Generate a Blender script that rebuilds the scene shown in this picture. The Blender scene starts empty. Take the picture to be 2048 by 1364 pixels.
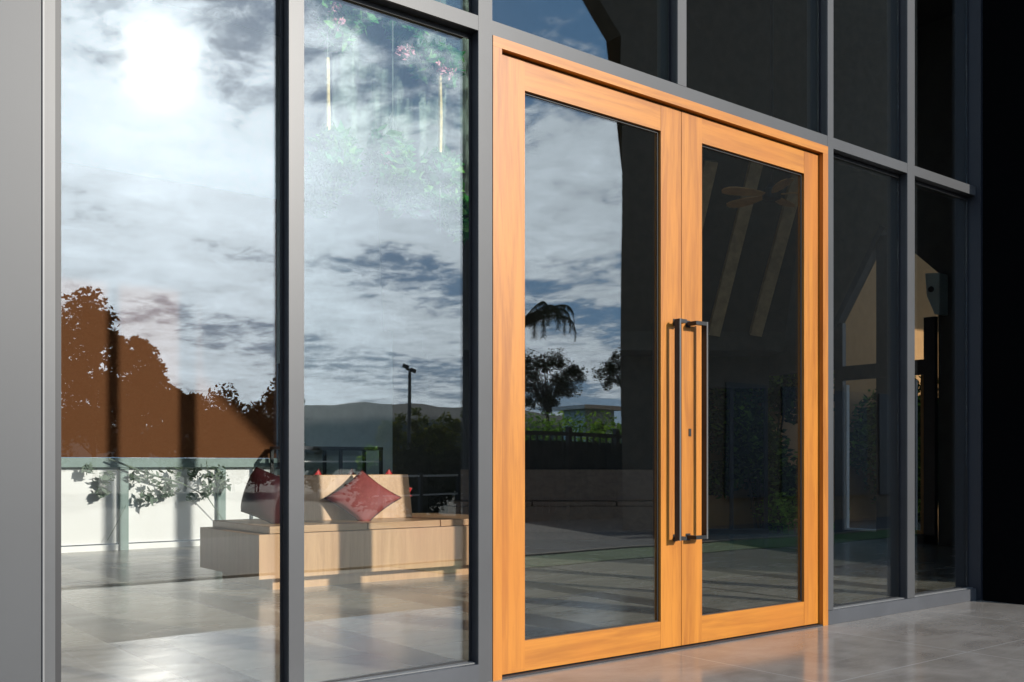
import bpy, math, random
from mathutils import Vector, Matrix
import numpy as np
random.seed(7)
S = bpy.context.scene
C = S.collection
# ------------------------------------------------------------------ camera
F = 2000.0
cam = bpy.data.cameras.new('camera'); camo = bpy.data.objects.new('camera', cam); C.objects.link(camo)
cam.sensor_fit = 'HORIZONTAL'; cam.sensor_width = 36.0; cam.lens = 36.0*F/2048
cam.shift_y = (930-682)/2048.0
cam.clip_start = 0.05; cam.clip_end = 3000
camo.location = (0, -3.51, 0.95)
camo.rotation_euler = (math.pi/2, 0, math.atan2(0.7863, 0.6179)-math.pi/2)   # level, looking along (.618,.786,0)
S.camera = camo
# ------------------------------------------------------------------ light
SUN = Vector((0.345, -1.0146, 0.408)).normalized()      # towards the sun
sun = bpy.data.lights.new('sun', 'SUN'); sun.energy = 5.0; sun.angle = math.radians(0.53); sun.color = (1.0, 0.94, 0.85)
suno = bpy.data.objects.new('sun', sun); C.objects.link(suno)
suno.rotation_euler = SUN.to_track_quat('Z', 'Y').to_euler()
S.view_settings.view_transform = 'Standard'; S.view_settings.look = 'None'
S.view_settings.exposure = 0.25; S.view_settings.gamma = 1.0
S.cycles.caustics_reflective = False; S.cycles.caustics_refractive = False
S.cycles.transparent_max_bounces = 24; S.cycles.max_bounces = 10
S.cycles.sample_clamp_indirect = 8.0

class NT:
    """small node-tree helper"""
    def __init__(s, tree): s.t = tree; s.t.nodes.clear()
    def n(s, typ, **kw):
        nd = s.t.nodes.new(typ)
        for k, v in kw.items():
            if k.startswith('_'): setattr(nd, k[1:], v)
        return nd
    def put(s, sock, v):
        if isinstance(v, bpy.types.NodeSocket): s.t.links.new(v, sock)
        elif isinstance(v, (tuple, list)):
            sock.default_value = v if len(v) == len(sock.default_value) else tuple(v)+(1,)
        else: sock.default_value = v
    def math(s, op, a, b=0.0, c=None, clamp=False):
        nd = s.t.nodes.new('ShaderNodeMath'); nd.operation = op; nd.use_clamp = clamp
        s.put(nd.inputs[0], a); s.put(nd.inputs[1], b)
        if c is not None: s.put(nd.inputs[2], c)
        return nd.outputs[0]
    def vmath(s, op, a, b=(0, 0, 0)):
        nd = s.t.nodes.new('ShaderNodeVectorMath'); nd.operation = op
        s.put(nd.inputs[0], a); s.put(nd.inputs[1], b)
        return nd.outputs['Value'] if op in ('DOT_PRODUCT', 'LENGTH') else nd.outputs[0]
    def mix(s, f, a, b):
        nd = s.t.nodes.new('ShaderNodeMix'); nd.data_type = 'RGBA'
        s.put(nd.inputs[0], f); s.put(nd.inputs[6], a); s.put(nd.inputs[7], b)
        return nd.outputs[2]
    def noise(s, vec, scale=5, detail=4, rough=.5, dist=0.0):
        nd = s.t.nodes.new('ShaderNodeTexNoise'); s.put(nd.inputs['Vector'], vec)
        nd.inputs['Scale'].default_value = scale; nd.inputs['Detail'].default_value = detail
        nd.inputs['Roughness'].default_value = rough; nd.inputs['Distortion'].default_value = dist
        return nd.outputs['Fac']
    def mapping(s, vec, scale=(1, 1, 1), loc=(0, 0, 0), rot=(0, 0, 0)):
        nd = s.t.nodes.new('ShaderNodeMapping'); s.put(nd.inputs[0], vec)
        nd.inputs['Scale'].default_value = scale; nd.inputs['Location'].default_value = loc; nd.inputs['Rotation'].default_value = rot
        return nd.outputs[0]
    def ramp(s, fac, stops, interp='LINEAR'):
        nd = s.t.nodes.new('ShaderNodeValToRGB'); s.put(nd.inputs[0], fac); r = nd.color_ramp; r.interpolation = interp
        while len(r.elements) > 1: r.elements.remove(r.elements[-1])
        for i, (p, c) in enumerate(stops):
            e = r.elements[0] if i == 0 else r.elements.new(p)
            e.position = p
            if not isinstance(c, (tuple, list)): c = (c, c, c)
            e.color = tuple(c)+(1,)
        return nd.outputs[0]
    def smooth(s, x, a, b):
        nd = s.t.nodes.new('ShaderNodeMapRange'); nd.interpolation_type = 'SMOOTHSTEP'
        s.put(nd.inputs[0], x); nd.inputs[1].default_value = a; nd.inputs[2].default_value = b
        return nd.outputs[0]

# ------------------------------------------------------------------ world: Nishita sky with broken cloud
world = bpy.data.worlds.new('World'); S.world = world; world.use_nodes = True
w = NT(world.node_tree)
tc = w.n('ShaderNodeTexCoord').outputs['Generated']
sky = w.n('ShaderNodeTexSky'); sky.sky_type = 'NISHITA'; sky.sun_disc = False
sky.sun_elevation = math.asin(SUN.z); sky.sun_rotation = math.atan2(SUN.x, SUN.y); sky.air_density = 1.0; sky.dust_density = 0.6
sep = w.n('ShaderNodeSeparateXYZ'); w.put(sep.inputs[0], tc)
x_, y_, z_ = sep.outputs
hl = w.math('SQRT', w.math('ADD', w.math('MULTIPLY', x_, x_), w.math('MULTIPLY', y_, y_)))
q = w.math('DIVIDE', z_, w.math('MAXIMUM', hl, .02))                       # tangent of the elevation
az = w.math('ARCTAN2', x_, w.math('MULTIPLY', y_, -1.0))                    # azimuth round the south
zz = w.math('ADD', w.math('MAXIMUM', z_, 0.0), .10)
cmb = w.n('ShaderNodeCombineXYZ'); w.put(cmb.inputs[0], w.math('DIVIDE', x_, zz)); w.put(cmb.inputs[1], w.math('DIVIDE', y_, zz))
pl = cmb.outputs[0]
pl2 = w.mapping(pl, scale=(1.0, .75, 1), rot=(0, 0, .5))
n1 = w.noise(pl2, 1.3, 9, .58, .5)
n2 = w.noise(w.mapping(pl, scale=(1, 1, 1), loc=(3, 7, 0)), 5.5, 6, .62, .3)
warp = w.math('MULTIPLY', w.math('SUBTRACT', n1, .5), .09)
tilt = w.math('MULTIPLY', w.math('SUBTRACT', az, .54), .19)                 # the cloud streets slope a little
qq = w.math('ADD', w.math('ADD', q, warp), tilt)
band = w.ramp(w.math('MULTIPLY', qq, 1.6), [(p*1.6, v) for p, v in ((0, .5), (.03, .60), (.055, .80), (.070, .74), (.082, .36), (.110, .36), (.124, .68), (.155, .70),
     (.172, .38), (.195, .40), (.210, .70), (.30, .72), (.36, .66), (.42, .50), (.47, .32), (.54, .25), (.60, .45))])
sd = w.vmath('DOT_PRODUCT', tc, tuple(SUN))
sdc = w.math('MAXIMUM', sd, 0.0)
near = w.math('POWER', sdc, 16.0)
n3 = w.noise(w.mapping(pl, scale=(1, .6, 1), loc=(9, 2, 0), rot=(0, 0, .5)), 15.0, 5, .65, .4)
cl = w.math('ADD', band, w.math('MULTIPLY', w.math('SUBTRACT', n1, .5), 1.55))
cl = w.math('ADD', cl, w.math('MULTIPLY', w.math('SUBTRACT', n2, .5), 1.3))
cl = w.math('ADD', cl, w.math('MULTIPLY', w.math('SUBTRACT', n3, .5), .8))
cl = w.math('ADD', cl, w.math('MULTIPLY', near, w.math('SUBTRACT', w.math('MULTIPLY', w.smooth(qq, .34, .27), .55), .08)))
mask = w.smooth(cl, .34, .78)
glow1 = w.math('POWER', sdc, 90.0); glow2 = w.math('POWER', sdc, 3500.0)
cb = w.math('ADD', w.math('ADD', 2.0, w.math('ADD', w.math('MULTIPLY', n2, 10.0), w.math('MULTIPLY', cl, 8.5))), w.math('ADD', w.math('MULTIPLY', near, 17.0), w.math('MULTIPLY', glow1, 5.0)))
cv = w.n('ShaderNodeVectorMath', _operation='SCALE'); w.put(cv.inputs[0], (.86, .96, 1.06)); w.put(cv.inputs['Scale'], cb)
skb = w.n('ShaderNodeVectorMath', _operation='SCALE'); w.put(skb.inputs[0], sky.outputs[0]); skb.inputs['Scale'].default_value = .25
skc = w.vmath('ADD', skb.outputs[0], (1.3, 3.6, 7.0))
col = w.mix(w.math('MULTIPLY', mask, .95), skc, cv.outputs[0])
gv = w.n('ShaderNodeVectorMath', _operation='SCALE'); w.put(gv.inputs[0], (1.0, .99, .96)); w.put(gv.inputs['Scale'], w.math('ADD', w.math('MULTIPLY', glow2, 80.0), w.math('MULTIPLY', glow1, 9.0)))
col = w.vmath('ADD', col, gv.outputs[0])
bg = w.n('ShaderNodeBackground'); w.put(bg.inputs[0], col); bg.inputs[1].default_value = .10
out = w.n('ShaderNodeOutputWorld'); w.put(out.inputs[0], bg.outputs[0])

# ------------------------------------------------------------------ materials
M = {}
def pbr(name, col, rough=.5, metal=0.0, spec=.5, var=0.0, vscale=6, bump=0.0, bscale=40, coat=0.0, stretch=(1, 1, 1), rvar=0.0):
    m = bpy.data.materials.new(name); m.use_nodes = True; t = NT(m.node_tree)
    p = t.n('ShaderNodeBsdfPrincipled'); o = t.n('ShaderNodeOutputMaterial'); t.put(o.inputs[0], p.outputs[0])
    tcn = t.n('ShaderNodeTexCoord').outputs['Object']
    v = t.mapping(tcn, scale=stretch)
    c = tuple(col)+(1,)
    if var:
        nf = t.noise(v, vscale, 6, .6)
        lo = tuple(max(0, a*(1-var)) for a in col); hi = tuple(a*(1+var) for a in col)
        c = t.mix(t.smooth(nf, .3, .7), lo, hi)
    t.put(p.inputs['Base Color'], c)
    if rvar: t.put(p.inputs['Roughness'], t.math('ADD', rough-rvar/2, t.math('MULTIPLY', t.noise(v, vscale*.7, 5, .6), rvar)))
    else: p.inputs['Roughness'].default_value = rough
    p.inputs['Metallic'].default_value = metal
    p.inputs['Specular IOR Level'].default_value = spec; p.inputs['Coat Weight'].default_value = coat
    if bump:
        b = t.n('ShaderNodeBump'); b.inputs['Strength'].default_value = bump; b.inputs['Distance'].default_value = .004
        t.put(b.inputs['Height'], t.noise(v, bscale, 4, .6)); t.put(p.inputs['Normal'], b.outputs[0])
    M[name] = m
    return m
pbr('frame_grey', (.049, .050, .053), .42, var=.06, vscale=3, bump=.03, bscale=300)
pbr('post_grey', (.055, .057, .060), .45, var=.05)
pbr('inner_pier', (.034, .034, .031), .9, var=.1)
pbr('sill_grey', (.050, .053, .060), .45, var=.08)
pbr('cladding_grey', (.040, .042, .045), .5, var=.07, vscale=1.2, bump=.02, bscale=200)
pbr('trim_light', (.14, .14, .14), .45, var=.04)
pbr('rubber_black', (.008, .008, .010), .5)
pbr('side_black', (.018, .018, .022), .45, var=.2)
pbr('black_metal', (.008, .008, .009), .42, var=.3, vscale=30)
pbr('bar_edge', (.085, .082, .08), .35, metal=0)
pbr('void_black', (.0025, .0025, .0028), .9, spec=.02)
pbr('navy_edge', (.008, .010, .016), .5)
pbr('plaster_green_grey', (.46, .54, .52), .8, var=.08)
pbr('dark_wall', (.075, .068, .055), .85, var=.1)
pbr('dark_ceiling', (.055, .048, .036), .85, var=.1)
pbr('rafter_wood', (.50, .36, .19), .7, var=.2, vscale=8)
pbr('fan_wood', (.65, .36, .13), .5, var=.15)
pbr('white_panel', (.92, .92, .90), .6, var=.02)
pbr('green_metal', (.22, .30, .28), .5, var=.05)
pbr('blind_brown', (.135, .060, .028), .9, var=.06, vscale=30, stretch=(1, 1, 12))
pbr('leather_red', (.30, .068, .062), .62, var=.10, vscale=7, bump=.12, bscale=120, rvar=.12)
pbr('leather_dark', (.055, .012, .014), .45, var=.2, bump=.1, bscale=120)
pbr('leather_scarlet', (.55, .02, .02), .5, var=.1)
pbr('concrete_dark', (.17, .125, .085), .9, var=.15)
pbr('mid_pier', (.23, .24, .23), .9, var=.08)
pbr('tan_wall', (.38, .205, .075), .85, var=.05)
pbr('white_paint', (.7, .7, .68), .5)
pbr('bark', (.05, .035, .025), .9, var=.3, vscale=20)
pbr('hill_rock', (.030, .038, .036), .95, var=.25, vscale=.05)
pbr('grass', (.05, .10, .018), .9, var=.35, vscale=14, bump=.5, bscale=80)
pbr('asphalt', (.030, .030, .030), .9, var=.2, vscale=3)
pbr('field', (.022, .026, .014), .95, var=.4, vscale=.4)
pbr('blue_white', (.45, .62, .72), .6)
pbr('galv', (.05, .05, .05), .5)
pbr('bamboo', (.62, .50, .20), .5, var=.2, vscale=20)
pbr('rope', (.25, .24, .2), .9)
pbr('flower_pink', (.70, .34, .38), .7, var=.2, vscale=40)
pbr('twig', (.17, .22, .17), .8, var=.2)

def wood(name, base, dark, axis):
    m = bpy.data.materials.new(name); m.use_nodes = True; t = NT(m.node_tree)
    p = t.n('ShaderNodeBsdfPrincipled'); o = t.n('ShaderNodeOutputMaterial'); t.put(o.inputs[0], p.outputs[0])
    tcn = t.n('ShaderNodeTexCoord').outputs['Object']
    st = {'z': (9, 9, .55), 'x': (.55, 9, 9), 'y': (9, .55, 9)}[axis]
    v = t.mapping(tcn, scale=st)
    g1 = t.noise(v, 1.6, 7, .62, .6)
    g2 = t.noise(t.mapping(tcn, scale=tuple(a*7 for a in st)), 2.0, 3, .5)
    k = t.math('ADD', t.math('MULTIPLY', g1, .8), t.math('MULTIPLY', g2, .2))
    big = t.noise(t.mapping(tcn, scale=(1.4, 1.4, .8)), 1.3, 2, .5)
    c = t.mix(t.smooth(k, .34, .62), dark, base)
    c = t.mix(t.math('MULTIPLY', t.smooth(big, .42, .70), .6), c, tuple(a*k_ for a, k_ in zip(base, (.88, .74, .75))))
    isl = t.n('ShaderNodeNewGeometry').outputs['Random Per Island']
    c = t.mix(t.math('MULTIPLY', isl, .22), c, tuple(a*k_ for a, k_ in zip(base, (1.08, 1.22, 1.5))))
    vo = t.n('ShaderNodeTexVoronoi'); t.put(vo.inputs['Vector'], t.mapping(tcn, scale=tuple(.28*a**.5 for a in st))); vo.inputs['Scale'].default_value = 1.9; vo.inputs['Randomness'].default_value = 1.0
    kn = t.math('SUBTRACT', 1.0, t.smooth(vo.outputs['Distance'], .015, .06))
    c = t.mix(t.math('MULTIPLY', kn, .55), c, dark)
    t.put(p.inputs['Base Color'], c)
    p.inputs['Roughness'].default_value = .40; p.inputs['Coat Weight'].default_value = .25; p.inputs['Coat Roughness'].default_value = .22
    b = t.n('ShaderNodeBump'); b.inputs['Strength'].default_value = .12; b.inputs['Distance'].default_value = .002
    t.put(b.inputs['Height'], k); t.put(p.inputs['Normal'], b.outputs[0])
    M[name] = m
wood('wood_vertical', (.43, .158, .016), (.25, .076, .006), 'z')
wood('wood_horizontal', (.43, .158, .016), (.25, .076, .006), 'x')
wood('bench_oak', (.60, .365, .18), (.46, .26, .12), 'z')
wood('bench_oak_dim', (.22, .13, .07), (.15, .085, .045), 'x')  # darker copy of the bench oak, dimness of the hall put into the colour
wood('bench_oak_flat', (.55, .345, .18), (.40, .24, .12), 'x')

def glassmat(name, tint, r0):
    m = bpy.data.materials.new(name); m.use_nodes = True; t = NT(m.node_tree)
    lw = t.n('ShaderNodeLayerWeight'); lw.inputs[0].default_value = .5
    f = t.math('ADD', r0, t.math('MULTIPLY', t.math('POWER', lw.outputs['Facing'], 4.0), 1-r0), clamp=True)
    tr = t.n('ShaderNodeBsdfTransparent'); t.put(tr.inputs[0], tint)
    gl = t.n('ShaderNodeBsdfGlossy'); gl.inputs['Roughness'].default_value = 0.0; gl.inputs[0].default_value = (.97, 1, 1, 1)
    if r0 > .1:
        tcn = t.n('ShaderNodeTexCoord').outputs['Object']
        bp = t.n('ShaderNodeBump'); bp.inputs['Strength'].default_value = 1.0; bp.inputs['Distance'].default_value = .0014
        t.put(bp.inputs['Height'], t.noise(tcn, 1.1, 1, .4)); t.put(gl.inputs['Normal'], bp.outputs[0])
    mx = t.n('ShaderNodeMixShader'); t.put(mx.inputs[0], f); t.put(mx.inputs[1], tr.outputs[0]); t.put(mx.inputs[2], gl.outputs[0])
    o = t.n('ShaderNodeOutputMaterial'); t.put(o.inputs[0], mx.outputs[0]); M[name] = m
glassmat('solar_glass', (.955, .965, .96), .112)
glassmat('plain_glass', (.93, .96, .95), .03)

def leafmat(name, a, b, c, trans=.35):
    m = bpy.data.materials.new(name); m.use_nodes = True; t = NT(m.node_tree)
    g = t.n('ShaderNodeNewGeometry'); tcn = t.n('ShaderNodeTexCoord').outputs['Object']
    rnd = t.ramp(g.outputs['Random Per Island'], [(0, a), (.55, b), (1, c)])
    nz = t.noise(tcn, 1.2, 3, .5)
    colr = t.mix(t.smooth(nz, .35, .65), rnd, t.mix(.5, rnd, a))
    d = t.n('ShaderNodeBsdfDiffuse'); t.put(d.inputs[0], colr)
    tl = t.n('ShaderNodeBsdfTranslucent'); t.put(tl.inputs[0], colr)
    mx = t.n('ShaderNodeMixShader'); mx.inputs[0].default_value = trans; t.put(mx.inputs[1], d.outputs[0]); t.put(mx.inputs[2], tl.outputs[0])
    o = t.n('ShaderNodeOutputMaterial'); t.put(o.inputs[0], mx.outputs[0]); M[name] = m
leafmat('leaf_dark', (.018, .022, .012), (.030, .036, .018), (.05, .055, .03), .15)
leafmat('leaf_garden', (.015, .030, .012), (.05, .09, .02), (.22, .36, .05), .4)
leafmat('leaf_olive', (.05, .075, .012), (.13, .14, .02), (.22, .19, .03), .5)
leafmat('leaf_lime', (.08, .18, .02), (.20, .38, .04), (.34, .52, .07), .55)
leafmat('leaf_green', (.02, .20, .04), (.07, .38, .08), (.32, .66, .16), .45)
leafmat('leaf_sage', (.22, .28, .22), (.27, .34, .27), (.33, .41, .33), .4)

def floor_inside():
    m = bpy.data.materials.new('floor_stone'); m.use_nodes = True; t = NT(m.node_tree)
    p = t.n('ShaderNodeBsdfPrincipled'); o = t.n('ShaderNodeOutputMaterial'); t.put(o.inputs[0], p.outputs[0])
    tcn = t.n('ShaderNodeTexCoord').outputs['Object']
    sp = t.n('ShaderNodeSeparateXYZ'); t.put(sp.inputs[0], tcn)
    X, Y = sp.outputs[0], sp.outputs[1]
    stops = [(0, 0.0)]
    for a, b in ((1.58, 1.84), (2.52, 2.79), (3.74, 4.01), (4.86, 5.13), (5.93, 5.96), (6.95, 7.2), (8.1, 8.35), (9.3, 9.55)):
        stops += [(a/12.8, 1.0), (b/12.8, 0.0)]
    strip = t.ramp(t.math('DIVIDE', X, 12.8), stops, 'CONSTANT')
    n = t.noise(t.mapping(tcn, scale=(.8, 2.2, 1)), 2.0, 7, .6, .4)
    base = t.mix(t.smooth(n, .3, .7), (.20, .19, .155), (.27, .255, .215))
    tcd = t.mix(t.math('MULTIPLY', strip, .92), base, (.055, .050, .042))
    j = t.math('LESS_THAN', t.math('ABSOLUTE', t.math('SUBTRACT', t.math('MODULO', t.math('ADD', Y, 20-1.89), 1.9), .0)), .008)
    c = t.mix(t.math('MULTIPLY', j, .7), tcd, (.05, .05, .05))
    t.put(p.inputs['Base Color'], c)
    t.put(p.inputs['Roughness'], t.math('ADD', .16, t.math('MULTIPLY', n, .16)))
    p.inputs['Specular IOR Level'].default_value = .7
    b = t.n('ShaderNodeBump'); b.inputs['Strength'].default_value = .05; b.inputs['Distance'].default_value = .01
    t.put(b.inputs['Height'], n); t.put(p.inputs['Normal'], b.outputs[0]); M['floor_stone'] = m
floor_inside()
def paving():
    m = bpy.data.materials.new('paving_stone'); m.use_nodes = True; t = NT(m.node_tree)
    p = t.n('ShaderNodeBsdfPrincipled'); o = t.n('ShaderNodeOutputMaterial'); t.put(o.inputs[0], p.outputs[0])
    tcn = t.n('ShaderNodeTexCoord').outputs['Object']
    sp = t.n('ShaderNodeSeparateXYZ'); t.put(sp.inputs[0], tcn)
    X, Y = sp.outputs[0], sp.outputs[1]
    jx = t.math('LESS_THAN', t.math('MODULO', t.math('ADD', X, 48-4.95), 1.2), .010)
    jy = t.math('LESS_THAN', t.math('MODULO', t.math('ADD', Y, 19+.95), .95), .009)
    j = t.math('MAXIMUM', jx, jy)
    n = t.noise(t.mapping(tcn, scale=(1, 1, 1)), 2.6, 9, .62, .7)
    n3 = t.noise(t.mapping(tcn, scale=(.7, 2.8, 1), rot=(0, 0, .15)), 3.5, 8, .65, .9)
    base = t.mix(t.smooth(n, .28, .72), (.190, .166, .142), (.285, .255, .222))
    base = t.mix(t.math('MULTIPLY', t.smooth(n3, .45, .75), .28), base, (.36, .34, .315))
    fine = t.noise(tcn, 90, 3, .6)
    base = t.mix(t.math('MULTIPLY', t.smooth(fine, .5, .75), .18), base, (.12, .11, .10))
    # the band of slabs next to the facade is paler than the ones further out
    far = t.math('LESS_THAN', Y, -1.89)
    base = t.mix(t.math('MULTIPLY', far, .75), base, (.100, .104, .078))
    c = t.mix(t.math('MULTIPLY', j, .75), base, (.36, .34, .31))
    t.put(p.inputs['Base Color'], c)
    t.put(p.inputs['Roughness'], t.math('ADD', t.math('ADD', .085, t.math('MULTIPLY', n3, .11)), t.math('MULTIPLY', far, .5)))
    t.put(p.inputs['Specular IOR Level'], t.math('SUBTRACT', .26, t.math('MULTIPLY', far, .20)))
    b = t.n('ShaderNodeBump'); b.inputs['Strength'].default_value = .05; b.inputs['Distance'].default_value = .006
    t.put(b.inputs['Height'], t.math('SUBTRACT', n3, t.math('MULTIPLY', j, .5))); t.put(p.inputs['Normal'], b.outputs[0]); M['paving_stone'] = m
paving()
def netmat():
    m = bpy.data.materials.new('haze_net'); m.use_nodes = True; t = NT(m.node_tree)
    tcn = t.n('ShaderNodeTexCoord').outputs['Object']
    n = t.noise(t.mapping(tcn, scale=(2.5, 2.5, .8)), 2.2, 6, .55, .6)
    n2 = t.noise(tcn, 7, 6, .65)
    sp = t.n('ShaderNodeSeparateXYZ'); t.put(sp.inputs[0], tcn)
    f = t.math('MULTIPLY', t.smooth(t.math('ADD', t.math('MULTIPLY', n, .5), t.math('MULTIPLY', n2, .5)), .36, .80), .50)
    d = t.n('ShaderNodeBsdfDiffuse'); d.inputs[0].default_value = (.50, .66, .54, 1)
    tr = t.n('ShaderNodeBsdfTransparent')
    mx = t.n('ShaderNodeMixShader'); t.put(mx.inputs[0], f); t.put(mx.inputs[1], tr.outputs[0]); t.put(mx.inputs[2], d.outputs[0])
    o = t.n('ShaderNodeOutputMaterial'); t.put(o.inputs[0], mx.outputs[0]); M['haze_net'] = m
netmat()

def screenmat(name, col, tf, sc, st):
    m = bpy.data.materials.new(name); m.use_nodes = True; t = NT(m.node_tree)
    tcn = t.n('ShaderNodeTexCoord').outputs['Object']
    n = t.noise(t.mapping(tcn, scale=st), sc, 5, .6)
    c = t.mix(n, tuple(a*.90 for a in col), tuple(min(.95, a*1.08) for a in col))
    d = t.n('ShaderNodeBsdfDiffuse'); t.put(d.inputs[0], c)
    tl = t.n('ShaderNodeBsdfTranslucent'); t.put(tl.inputs[0], c)
    mx = t.n('ShaderNodeMixShader'); mx.inputs[0].default_value = tf; t.put(mx.inputs[1], d.outputs[0]); t.put(mx.inputs[2], tl.outputs[0])
    o = t.n('ShaderNodeOutputMaterial'); t.put(o.inputs[0], mx.outputs[0]); M[name] = m
screenmat('blind_cloth', (.250, .108, .050), .45, 30, (1, 1, 12))
screenmat('frosted_white', (.95, .95, .93), .06, 3, (1, 1, 1))
# ------------------------------------------------------------------ mesh helpers
def wloc(o):
    v = Vector((0, 0, 0))
    while o is not None: v += o.location; o = o.parent
    return v
class MB:
    def __init__(s): s.v = []; s.f = []; s.m = []; s.smooth = False
    def add(s, vs, fs, m=0):
        k = len(s.v); s.v += [tuple(v) for v in vs]; s.f += [tuple(i+k for i in f) for f in fs]; s.m += [m]*len(fs); return s
    def box(s, x0, x1, y0, y1, z0, z1, m=0, mfront=None):
        vs = [(x0, y0, z0), (x1, y0, z0), (x1, y1, z0), (x0, y1, z0), (x0, y0, z1), (x1, y0, z1), (x1, y1, z1), (x0, y1, z1)]
        s.add(vs, [(0, 3, 2, 1), (4, 5, 6, 7), (1, 2, 6, 5), (2, 3, 7, 6), (3, 0, 4, 7)], m)
        s.add(vs, [(0, 1, 5, 4)], m if mfront is None else mfront); return s
    def prism(s, poly, axis, a, b, m=0):
        """2-D polygon extruded along an axis; poly coordinates are the two other axes in xyz order"""
        def p(u, v, t): return {'x': (t, u, v), 'y': (u, t, v), 'z': (u, v, t)}[axis]
        n = len(poly)
        vs = [p(u, v, a) for u, v in poly]+[p(u, v, b) for u, v in poly]
        fs = [tuple(range(n))[::-1], tuple(range(n, 2*n))]+[(i, (i+1) % n, n+(i+1) % n, n+i) for i in range(n)]
        return s.add(vs, fs, m)
    def tube(s, pts, rad, n=8, m=0):
        pts = [Vector(p) for p in pts]
        if not isinstance(rad, (list, tuple)): rad = [rad]*len(pts)
        vs = []; fs = []
        for i, p in enumerate(pts):
            d = (pts[min(i+1, len(pts)-1)]-pts[max(i-1, 0)]).normalized()
            a = d.orthogonal().normalized() if i == 0 else (a-d*a.dot(d)).normalized()
            b = d.cross(a)
            for k in range(n):
                t = 2*math.pi*k/n; vs.append(p+(a*math.cos(t)+b*math.sin(t))*rad[i])
        for i in range(len(pts)-1):
            for k in range(n):
                fs.append((i*n+k, i*n+(k+1) % n, (i+1)*n+(k+1) % n, (i+1)*n+k))
        fs.append(tuple(range(n))[::-1]); fs.append(tuple(range((len(pts)-1)*n, len(pts)*n)))
        return s.add(vs, fs, m)
    def bar(s, p, q_, wx, wz, up=(0, 0, 1), m=0):
        p = Vector(p); q_ = Vector(q_); d = (q_-p).normalized(); u = Vector(up); a = d.cross(u).normalized(); b = a.cross(d)
        vs = [e+a*i*wx/2+b*j*wz/2 for e in (p, q_) for i, j in ((-1, -1), (1, -1), (1, 1), (-1, 1))]
        return s.add(vs, [(0, 1, 2, 3), (7, 6, 5, 4), (0, 4, 5, 1), (1, 5, 6, 2), (2, 6, 7, 3), (3, 7, 4, 0)], m)
    def build(s, name, mats, parent=None, bevel=0, smooth=False):
        if not isinstance(mats, (list, tuple)): mats = [mats]
        off = wloc(parent) if parent is not None else Vector((0, 0, 0))
        me = bpy.data.meshes.new(name)
        me.from_pydata([tuple(Vector(v)-off) for v in s.v], [], s.f)
        for mm in mats: me.materials.append(M[mm])
        me.polygons.foreach_set('material_index', s.m)
        if smooth: me.polygons.foreach_set('use_smooth', [True]*len(s.f))
        me.update()
        o = bpy.data.objects.new(name, me); C.objects.link(o)
        if parent is not None: o.parent = parent
        if bevel:
            bm = o.modifiers.new('bevel', 'BEVEL'); bm.width = bevel; bm.segments = 2; bm.limit_method = 'ANGLE'
        return o
def tag(o, label=None, cat=None, group=None, kind=None):
    if label: o['label'] = label
    if cat: o['category'] = cat
    if group: o['group'] = group
    if kind: o['kind'] = kind
    return o
def thing(name, label, cat, loc=(0, 0, 0), group=None):
    o = bpy.data.objects.new(name, None); C.objects.link(o); o.location = loc
    return tag(o, label, cat, group)
def copy_tree(o, parent=None):
    c = o.copy(); C.objects.link(c)
    if parent is not None: c.parent = parent
    for ch in o.children: copy_tree(ch, c)
    return c
def struct(name, mb, mat, **k): return tag(mb.build(name, mat, **k), kind='structure')

def leaves(centres, n, spread, size, seed=1, flat=0.6, sizevar=.5, droop=0.0):
    """leaf quads in clumps; centres: (x,y,z,weight radius)"""
    r = np.random.RandomState(seed)
    cs = np.array(centres); k = len(cs)
    idx = r.randint(0, k, n)
    d = r.normal(size=(n, 3)); d /= np.linalg.norm(d, axis=1)[:, None]
    rad = r.rand(n)**.45
    p = cs[idx, :3]+d*rad[:, None]*cs[idx, 3][:, None]*spread
    u = r.normal(size=(n, 3)); u[:, 2] *= flat; u /= np.linalg.norm(u, axis=1)[:, None]
    t = r.normal(size=(n, 3)); v = np.cross(u, t); v /= np.linalg.norm(v, axis=1)[:, None]
    if droop: u[:, 2] -= droop; u /= np.linalg.norm(u, axis=1)[:, None]
    sz = size*(1-sizevar+2*sizevar*r.rand(n))
    a = u*sz[:, None]; b = v*sz[:, None]*.45
    V = np.stack([p-a, p+b, p+a, p-b], axis=1).reshape(-1, 3)
    Fc = np.arange(n*4).reshape(-1, 4)
    mb = MB(); mb.v = [tuple(x) for x in V.tolist()]; mb.f = [tuple(x) for x in Fc.tolist()]; mb.m = [0]*n
    return mb
def blob(cx, cy, cz, rx, ry, rz, n, seed, rr=.35, shell=.55):
    r = random.Random(seed); out = []
    for i in range(n):
        while True:
            a, b, c = r.uniform(-1, 1), r.uniform(-1, 1), r.uniform(-1, 1)
            L = math.sqrt(a*a+b*b+c*c)
            if shell < L < 1: break
        out.append((cx+a*rx, cy+b*ry, cz+c*rz, rr*r.uniform(.6, 1.3)))
    return out

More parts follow.
